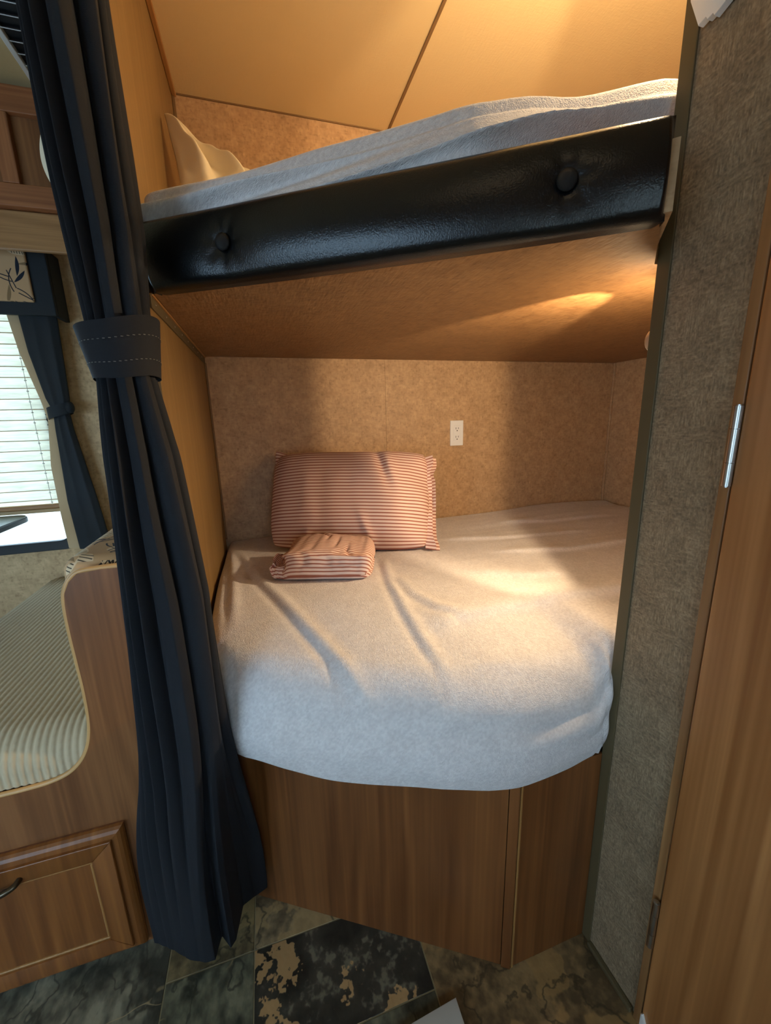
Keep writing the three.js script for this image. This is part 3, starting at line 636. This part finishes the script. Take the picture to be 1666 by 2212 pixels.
// ------------------------------------------------------------------ long navy curtain gathered by a tie band
{
  const t = thing('curtain', 'long navy curtain gathered by a tie band at the left of the bunks', 'curtain', null, [-0.22, 0.05, -0.83]);
  const XL = [[0.0, -0.362], [0.163, -0.350], [0.57, -0.298], [0.984, -0.279], [1.25, -0.264], [1.385, -0.252], [1.47, -0.255], [1.654, -0.263], [1.873, -0.266], [2.10, -0.275], [2.4, -0.29]];
  const XR = [[0.0, -0.10], [0.163, -0.118], [0.57, -0.125], [0.984, -0.128], [1.25, -0.148], [1.385, -0.168], [1.47, -0.164], [1.60, -0.156], [1.873, -0.155], [2.10, -0.152], [2.4, -0.14]];
  const hemShape = [[0, -0.098, -0.887], [25, -0.135, -0.875], [38, -0.160, -0.862], [48, -0.172, -0.790], [55, -0.182, -0.776], [62, -0.203, -0.806], [70, -0.213, -0.764], [90, -0.235, -0.770], [120, -0.285, -0.795], [150, -0.330, -0.822], [172, -0.362, -0.846], [190, -0.350, -0.868], [230, -0.29, -0.885], [270, -0.235, -0.90], [310, -0.17, -0.905], [340, -0.12, -0.90], [360, -0.098, -0.887]];
  const hemAt = (deg) => { for (let i = 0; i < hemShape.length - 1; i++) if (deg <= hemShape[i + 1][0]) { const k = (deg - hemShape[i][0]) / (hemShape[i + 1][0] - hemShape[i][0]), e = k * k * (3 - 2 * k) * 0.5 + k * 0.5; return [lerp(hemShape[i][1], hemShape[i + 1][1], e), lerp(hemShape[i][2], hemShape[i + 1][2], e)]; } return [hemShape[0][1], hemShape[0][2]]; };
  const top = 2.34, hem = 0.085;
  const pleats = [[2, 11], [38, 27], [84, 17], [111, 11], [131, 9], [147, 7], [160, 6], [173, 7], [194, 14], [224, 16], [256, 16], [288, 16], [320, 16], [345, 10]];   // where each fold stands round the section, and its width
  const deep = (deg) => { let m = 0; for (const [a, w] of pleats) { const d = Math.abs(((deg - a + 540) % 360) - 180); m = Math.max(m, 1 - d / w); } return clamp(m); };
  const g = grid(300, 150, (u, v) => {
    const y = lerp(top, hem, v), deg = u * 360, q = (deg * Math.PI) / 180;
    const xl = piece(XL, y), xr = piece(XR, y), cx = (xl + xr) / 2, a = (xr - xl) / 2;
    const tie = gauss(y - 1.425, 0.14), b = lerp(0.058, 0.043, tie);
    const c = Math.cos(q), s = Math.sin(q), e = 0.8;
    const A = lerp(0.50, 0.34, tie);
    const f = 1 - A * (1 - Math.sqrt(deep(deg + 2.5 * Math.sin(y * 2.3)))) * (0.55 + 0.45 * Math.abs(s));
    let x = cx + Math.sign(c) * Math.pow(Math.abs(c), e) * a * lerp(1, f, 0.8), z = -0.805 + Math.sign(s) * Math.pow(Math.abs(s), e) * b * f;
    const k = smooth(0.75, 0.12, y), h = hemAt(deg);
    const fl = 0.02 * (1 - 0.75 * smooth(0.5, 0.1, y)); x = lerp(x, h[0] + (f - 1) * fl * c, k); z = lerp(z, h[1] + (f - 1) * fl * s, k);
    x += 0.003 * Math.sin(y * 6 + deg * 0.05) * (1 - tie); z += 0.003 * Math.sin(y * 4.3 + deg * 0.07) * (1 - tie);
    const lift = s > 0 ? 0 : 0.01;
    return [x, y + (v > 0.97 ? lift : 0), z];
  }, (u, v) => [u * 0.9, v * 2.25], true);
  part('cloth', g, M.navy, t);
  const ring = (r, y0, y1, off) => grid(90, 8, (u, v) => {
    const q = u * Math.PI * 2, y = lerp(y0, y1, v), k = (y - 1.378) / 0.085, a = lerp(0.0445, 0.057, k) + r, b = lerp(0.049, 0.056, k) + r;
    const x = -0.2085 + Math.cos(q) * a - 0.002 * k;
    return [x, y + 0.008 * Math.cos(q) * (0.3 + k) + off + 0.002 * Math.sin(q * 3), -0.805 + Math.sin(q) * b];
  }, (u, v) => [u * 0.33, v * 0.085], true);
  const band = part('tie_band', [ring(0.0045, 1.378, 1.463, 0), ring(0.0015, 1.378, 1.463, 0), grid(90, 1, (u, v) => { const q = u * Math.PI * 2, r = lerp(0.0015, 0.0045, v); return [-0.2105 + Math.cos(q) * (0.057 + r), 1.463 + 0.008 * Math.cos(q) * 1.3 + 0.002 * Math.sin(q * 3), -0.805 + Math.sin(q) * (0.056 + r)]; }, null, true)], M.navy, t);
  for (const yy of [1.402, 1.436]) {
    const st = [];
    for (let i = 0; i < 44; i++) {
      const q = (i / 44) * Math.PI * 2, k = (yy - 1.378) / 0.085, a = lerp(0.0445, 0.057, k) + 0.0052, b = lerp(0.049, 0.056, k) + 0.0052;
      const s = new THREE.CapsuleGeometry(0.00055, 0.0028, 2, 6); s.rotateZ(Math.PI / 2); s.rotateY(-q + Math.PI / 2); s.translate(-0.2085 + Math.cos(q) * a - 0.002 * k, yy + 0.008 * Math.cos(q) * (0.3 + k) + 0.002 * Math.sin(q * 3), -0.805 + Math.sin(q) * b); st.push(s);
    }
    part('stitching', st, M.thread, band);
  }
  // pale lining that shows at the left edge
  const lining = grid(30, 8, (u, v) => { const y = lerp(1.645, 1.83, u), w = 0.046 * Math.sin(Math.PI * Math.pow(u, 0.75)); return [-0.250 - w * v, y, -0.853 - 0.012 * v + 0.004 * Math.sin(v * 3)]; });
  const lining2 = grid(30, 8, (u, v) => { const y = lerp(1.645, 1.83, u), w = 0.046 * Math.sin(Math.PI * Math.pow(u, 0.75)); return [-0.250 - w * v, y, -0.857 - 0.012 * v + 0.004 * Math.sin(v * 3)]; });
  part('lining', [lining, lining2], M.cream, t, 'pale lining turned out at the left edge');
}

// ------------------------------------------------------------------ dinette bench
{
  const t = thing('dinette_bench', 'brown wood dinette bench with a curved end panel and a storage drawer', 'bench', null, [-0.6, 0, -1.45]);
  const curve = [[-0.388, 1.012], [-0.405, 0.996], [-0.417, 0.971], [-0.421, 0.936], [-0.422, 0.883], [-0.421, 0.818], [-0.420, 0.739], [-0.423, 0.669], [-0.428, 0.634], [-0.438, 0.601], [-0.456, 0.570], [-0.482, 0.548], [-0.518, 0.536], [-0.562, 0.532], [-0.62, 0.531], [-0.99, 0.531]];
  const outline = [[-0.225, 0.001], [-0.225, 1.014], [-0.345, 1.016], ...curve, [-0.99, 0.001]];
  part('end_panel', prism(outline.slice().reverse(), 'z', -0.935, -0.916), M.walnut, t);
  part('edge_moulding', tube([[-0.225, 1.0155, -0.9215], [-0.345, 1.0175, -0.9215], ...curve.slice(0, -1).map((p) => [p[0] - 0.0008, p[1] + 0.0012, -0.9215]), [-0.99, 0.5322, -0.9215]], 0.0060, 160, 10), M.edgeBand, t);
  part('seat_box', box(-0.99, -0.24, 0.50, 0.528, -2.04, -0.937), M.walnut, t);
  part('front_board', box(-0.99, -0.97, 0.001, 0.50, -2.04, -0.937), M.walnut, t);
  part('back_board', box(-0.255, -0.238, 0.53, 1.0, -1.70, -0.937), M.walnut, t);
  // drawer front: mitred frame round a sunk panel
  const X0 = -0.80, X1 = -0.398, Y0 = 0.015, Y1 = 0.392;
  const dr = new THREE.Group(); dr.name = 'drawer'; t.add(dr); dr.position.set(0, 0, 0);
  const rim = (() => {                                                // board with a broad sloping edge all round
    const sh = new THREE.Shape([new THREE.Vector2(X0 + 0.020, Y0 + 0.020), new THREE.Vector2(X1 - 0.020, Y0 + 0.020), new THREE.Vector2(X1 - 0.020, Y1 - 0.020), new THREE.Vector2(X0 + 0.020, Y1 - 0.020)]);
    const g = new THREE.ExtrudeGeometry(sh, { depth: 0.001, bevelEnabled: true, bevelSize: 0.020, bevelThickness: 0.016, bevelSegments: 4 });
    g.translate(0, 0, -0.911); return metreUV(g);
  })();
  part('base_board', rim, M.drawerWood, dr);
  const i0 = X0 + 0.024, i1 = X1 - 0.024, j0 = Y0 + 0.024, j1 = Y1 - 0.024, w = 0.044;
  const seg = (a, b, c, d) => prism([a, b, c, d], 'z', -0.9, -0.887, 0.003);
  part('top_rail', seg([i0, j1], [i0 + w, j1 - w], [i1 - w, j1 - w], [i1, j1]), M.drawerWood, dr);
  part('bottom_rail', seg([i0, j0], [i1, j0], [i1 - w, j0 + w], [i0 + w, j0 + w]), M.drawerWood, dr);
  part('stile', seg([i0, j0], [i0 + w, j0 + w], [i0 + w, j1 - w], [i0, j1]), M.drawerWood, dr);
  part('stile', seg([i1, j0], [i1, j1], [i1 - w, j1 - w], [i1 - w, j0 + w]), M.drawerWood, dr);
  const b = 0.006, bead = [[i0 + w, i1 - w, j1 - w - b, j1 - w], [i0 + w, i1 - w, j0 + w, j0 + w + b], [i0 + w, i0 + w + b, j0 + w + b, j1 - w - b], [i1 - w - b, i1 - w, j0 + w + b, j1 - w - b]];
  part('panel_bead', bead.map((r) => box(...r, -0.897, -0.890, 0.003)), M.trimWood, dr);
  const hp = [[-0.66, 0.322, -0.891], [-0.655, 0.324, -0.874], [-0.63, 0.329, -0.868], [-0.606, 0.334, -0.876], [-0.600, 0.337, -0.891]];
  const hg = tube(hp, 0.0062, 40, 10), pl = new THREE.SphereGeometry(0.012, 16, 10); pl.scale(1.1, 0.9, 0.35); const pl2 = pl.clone(); pl.translate(-0.602, 0.337, -0.891); pl2.translate(-0.658, 0.322, -0.891);
  part('handle', [hg, pl, pl2], M.bronze, dr, 'dark metal bow handle');
}
{ // ribbed seat cushion: cords run from the window to the aisle and turn down over its end
  const x0 = -0.985, x1 = -0.432, z0 = -2.045, zf = -0.926, top = 0.648, bot = 0.5395;
  const nx = 456, nz = 330;
  const g = grid(nx, nz, (u, v) => {
    const x = lerp(x0, x1, u);
    const R = 0.075, run = Math.abs(z0 - zf) - R, arc = R * Math.PI / 2, down = Math.max(0.005, top - R - bot), tot = run + arc + down;
    let d = v * tot, z, y, ny, nzv;
    if (d < run) { z = z0 + d; y = top; ny = 1; nzv = 0; } else if (d < run + arc) { const q = (d - run) / R; z = zf - R + R * Math.sin(q); y = top - R + R * Math.cos(q); ny = Math.cos(q); nzv = Math.sin(q); } else { z = zf; y = top - R - (d - run - arc); ny = 0; nzv = 1; }
    const edge = (dist, rad) => dist >= rad ? 0 : rad - Math.sqrt(Math.max(0, rad * rad - (rad - dist) * (rad - dist)));
    const right = edge(x1 - x, 0.085), left = edge(x - x0, 0.045), crown = -0.004 * Math.pow((x - (x0 + x1) / 2) / 0.28, 2);
    y += (ny) * (crown - left) - right * 0 - (1 - smooth(0, 0.1, x - x0)) * 0;
    if (ny < 0.999) y -= 0; 
    const lowest = bot + edge(x1 - x, 0.098);
    y = Math.max(y, lowest);
    const rib = 0.0032 * (1 - Math.pow(Math.abs(Math.cos((x - x0) * Math.PI / 0.0146)), 3)) * (0.86 + 0.14 * Math.sin(d * 2 * Math.PI / 0.015));
    return [x, y + ny * rib, z + nzv * rib];
  }, (u, v) => [u * 0.55, v * 1.2]);
  const under = metreUV(new THREE.BoxGeometry(0.42, 0.09, 1.05).translate(-0.745, 0.586, -1.50));
  tag(mesh('seat_cushion', [g, under], M.rib), 'beige ribbed seat cushion on the dinette bench', 'cushion');
}
tag(mesh('back_cushion', metreUV(new RoundedBoxGeometry(0.165, 0.375, 1.05, 6, 0.035).rotateZ(-0.05).translate(-0.358, 0.846, -1.468)), M.print), 'leaf patterned back cushion standing on the dinette bench', 'cushion');
{ // dinette table in front of the window
  const t = thing('dinette_table', 'dark topped dinette table with a black edge before the window', 'table', null, [-1.6, 0, -1.6]);
  const xr = -0.968, zb = -2.02, zf = -1.25, xl = -2.1, r = 0.07, s = new THREE.Shape();
  s.moveTo(xl, -zf); s.lineTo(xr - r, -zf); s.quadraticCurveTo(xr, -zf, xr, -zf + r); s.lineTo(xr, -zb - r); s.quadraticCurveTo(xr, -zb, xr - r, -zb); s.lineTo(xl, -zb); s.closePath();
  const slab = (h, y, grow) => { const g = new THREE.ExtrudeGeometry(s, { depth: h, bevelEnabled: grow > 0, bevelSize: grow, bevelThickness: 0.003, bevelSegments: 2, curveSegments: 16 }); g.rotateX(-Math.PI / 2); g.translate(0, y, 0); return metreUV(g); };
  part('edge_band', slab(0.014, 0.931, 0.004), M.black, t);
  part('table_top', slab(0.0035, 0.9475, 0), M.tableTop, t);
  const leg = new THREE.CylinderGeometry(0.03, 0.03, 0.92, 20); leg.translate(-1.6, 0.46, -1.5); part('leg', leg, M.steel, t);
  const foot = new THREE.CylinderGeometry(0.11, 0.12, 0.02, 28); foot.translate(-1.6, 0.011, -1.5); part('foot', foot, M.steel, t);
}

// ------------------------------------------------------------------ window dressing
{
  const t = thing('pleated_blind', 'cream pleated blind lowered over the dinette window', 'blind', null, [-1.55, 0.97, -2.04]);
  const x0 = -2.26, x1 = -0.852, y0 = 0.985, y1 = 1.86, pitch = 0.0415, n = Math.round((y1 - y0) / pitch);
  part('pleats', metreUV(grid(1, n * 2, (u, v) => [lerp(x0, x1, u), lerp(y0, y1, v), -2.042 + (Math.round(v * n * 2) % 2 ? 0.009 : -0.009)]), false), M.blind, t);
  part('crease', Array.from({ length: n }, (_, i) => box(x0, x1, y0 + (i + 0.5) * (y1 - y0) / n - 0.0016, y0 + (i + 0.5) * (y1 - y0) / n + 0.0016, -2.0345, -2.0325)), M.beigeCloth, t);
  part('bottom_rail', box(x0, x1, 0.968, 0.987, -2.048, -2.022, 0.004, true), M.trimWood, t);
  part('bottom_seal', box(x0, x1, 0.952, 0.967, -2.046, -2.026, 0.003), M.beigeCloth, t);
  const cord = [new THREE.CylinderGeometry(0.0011, 0.0011, y1 - y0, 6).translate(-0.89, (y0 + y1) / 2, -2.024)];
  for (let i = 0; i < n; i++) cord.push(new THREE.SphereGeometry(0.0034, 8, 6).scale(1.4, 0.8, 0.8).translate(-0.89, y0 + (i + 0.25) * pitch, -2.0235));
  part('lift_cord', cord, M.white, t);
}
{
  const t = thing('window_valance', 'navy box valance with a leaf patterned insert above the dinette window', 'valance', null, [-1.5, 1.75, -2.0]);
  const x0 = -2.4, x1 = -0.712;
  part('box_front', box(x0, x1, 1.722, 1.957, -1.965, -1.948, 0.004), M.navyPlain, t);
  part('box_side', box(x1 - 0.016, x1 + 0.001, 1.722, 1.957, -2.062, -1.9645, 0.003), M.navyPlain, t);
  part('insert', box(x0 + 0.06, -0.771, 1.764, 1.936, -1.949, -1.935, 0.006), M.print, t);
}
{ // tied window drape: navy cloth with a beige border strip
  const t = thing('window_drape', 'navy drape with beige border tied back beside the dinette window', 'curtain', null, [-0.78, 0.8, -2.0]);
  const Lx = [[0.78, -0.838], [1.0, -0.845], [1.30, -0.825], [1.37, -0.818], [1.42, -0.84], [1.60, -0.872], [1.80, -0.885]];
  const Rx = [[0.78, -0.690], [1.0, -0.712], [1.30, -0.748], [1.37, -0.752], [1.42, -0.742], [1.60, -0.735], [1.80, -0.728]];
  const strand = (fx0, fx1, z, b, m) => grid(80, 70, (u, v) => {
    const y = lerp(0.785, 1.80, v), l = piece(Lx, y), r = piece(Rx, y), a = lerp(l, r, fx0), c = lerp(l, r, fx1), q = u * Math.PI * 2;
    const flute = 1 - 0.25 * Math.abs(Math.sin(q * m / 2));
    return [(a + c) / 2 + Math.cos(q) * (c - a) / 2, y, z + Math.sin(q) * b * flute];
  }, (u, v) => [u * 0.4, v], true);
  part('navy_cloth', strand(0.16, 1, -2.0, 0.024, 7), M.navyPlain, t);
  const Bx = [[0.78, -0.858], [0.95, -0.862], [1.15, -0.86], [1.34, -0.836], [1.42, -0.848], [1.60, -0.884], [1.80, -0.905]], Cx = [[0.78, -0.795], [0.95, -0.80], [1.15, -0.815], [1.34, -0.80], [1.42, -0.815], [1.80, -0.86]];
  part('beige_border', grid(40, 70, (u, v) => { const y = lerp(0.79, 1.80, v), a = piece(Bx, y), c = piece(Cx, y), q = u * Math.PI * 2; return [(a + c) / 2 + Math.cos(q) * (c - a) / 2, y, -2.010 + Math.sin(q) * 0.009]; }, (u, v) => [u * 0.1, v], true), M.beigeCloth, t);
  part('tie', grid(50, 8, (u, v) => { const q = u * Math.PI * 2, y = lerp(1.35, 1.395, v); return [-0.784 + Math.cos(q) * 0.044, y + 0.012 * Math.cos(q), -2.0 + Math.sin(q) * 0.033]; }, (u, v) => [u * 0.2, v * 0.05], true), M.navyPlain, t);
  const kn = new THREE.SphereGeometry(0.022, 16, 12).scale(0.7, 1.1, 0.8).translate(-0.742, 1.385, -1.985); part('knot', kn, M.navyPlain, t);
}
// ------------------------------------------------------------------ overhead cabinet above the dinette
{
  const t = thing('overhead_cabinet', 'brown wood overhead cabinet with sunk door panels above the dinette', 'cabinet', null, [-1.3, 2.0, -1.9]);
  const zf = -1.75, x0 = -2.4, x1 = -0.27;
  part('carcass', box(x0, x1, 2.003, 2.335, -2.065, zf - 0.022), M.mauveWood, t);
  part('bottom_rail', box(x0, x1, 2.003, 2.068, zf - 0.022, zf, 0.003, true), M.mauveWood, t);
  part('top_rail', box(x0, x1, 2.262, 2.335, zf - 0.022, zf, 0.003, true), M.mauveWood, t);
  for (const c of [-2.377, -1.53, -1.11, -0.692, -0.29]) part('stile', box(c - 0.023, Math.min(c + 0.023, x1), 2.0685, 2.2615, zf - 0.022, zf, 0.003), M.mauveWood, t);
  for (const [a, b] of [[-2.354, -1.553], [-1.507, -1.133], [-1.087, -0.715], [-0.669, -0.313]]) part('door_panel', box(a, b, 2.0685, 2.2615, zf - 0.0215, zf - 0.0205), M.walnut, t);
  part('light_valance', box(x0, x1, 1.885, 2.002, zf - 0.045, zf - 0.028, 0.004, true), M.cherry, t);
}
{ // ceiling air vent at the top left
  const t = thing('ceiling_vent', 'white framed ceiling vent with a dark grille at the top left', 'vent', null, [-0.42, CEIL, -1.5]);
  const a = -0.585, b = -0.24, c = -1.80, d = -1.15, y0 = CEIL - 0.014, y1 = CEIL - 0.001, w = 0.016;
  part('frame', [box(a, a + w, y0, y1, c, d, 0.003), box(b - w, b, y0, y1, c, d, 0.003), box(a + w, b - w, y0, y1, c, c + w, 0.003), box(a + w, b - w, y0, y1, d - w, d, 0.003)], M.white, t);
  part('backing', box(a + w, b - w, CEIL - 0.003, CEIL - 0.001, c + w, d - w), M.black, t);
  for (let i = 0; i < 15; i++) { const z = c + w + 0.02 + i * 0.041; const s = new THREE.BoxGeometry(b - a - 2 * w, 0.002, 0.011); s.rotateX(0.7); s.translate((a + b) / 2, CEIL - 0.0085, z); part('slat', metreUV(s), M.steel, t); }
}
// ------------------------------------------------------------------ odds and ends at the frame's edge
{
  const P = [[-0.556, 0.545], [-0.5455, 0.5475], [-0.543, 0.5425], [-0.5355, 0.5440], [-0.533, 0.5395], [-0.516, 0.546], [-0.49, 0.60], [-0.44, 0.78], [-0.62 + 0.03, 0.78], [-0.579, 0.62], [-0.5725, 0.585]].map(([z, y]) => [z, y + EYE]);
  tag(mesh('wall_bracket', prism(P.slice().reverse(), 'x', PX - 0.0165, PX - 0.0045, 0.0015), M.white), 'white plastic plate with a pointed lower corner atop the grey partition', 'bracket');
}
{
  const g = prism([[0.06, -0.50], [0.303, -0.50], [0.304, -0.571], [0.15, -0.561]].reverse(), 'y', 0.001, 0.022, 0.003);
  tag(mesh('floor_plate', g, std({ color: '#c9c7be', roughness: 0.5 })), 'pale grey flat plate lying on the tile floor at the bottom edge', 'plate');
}

renderer.render(scene, camera);
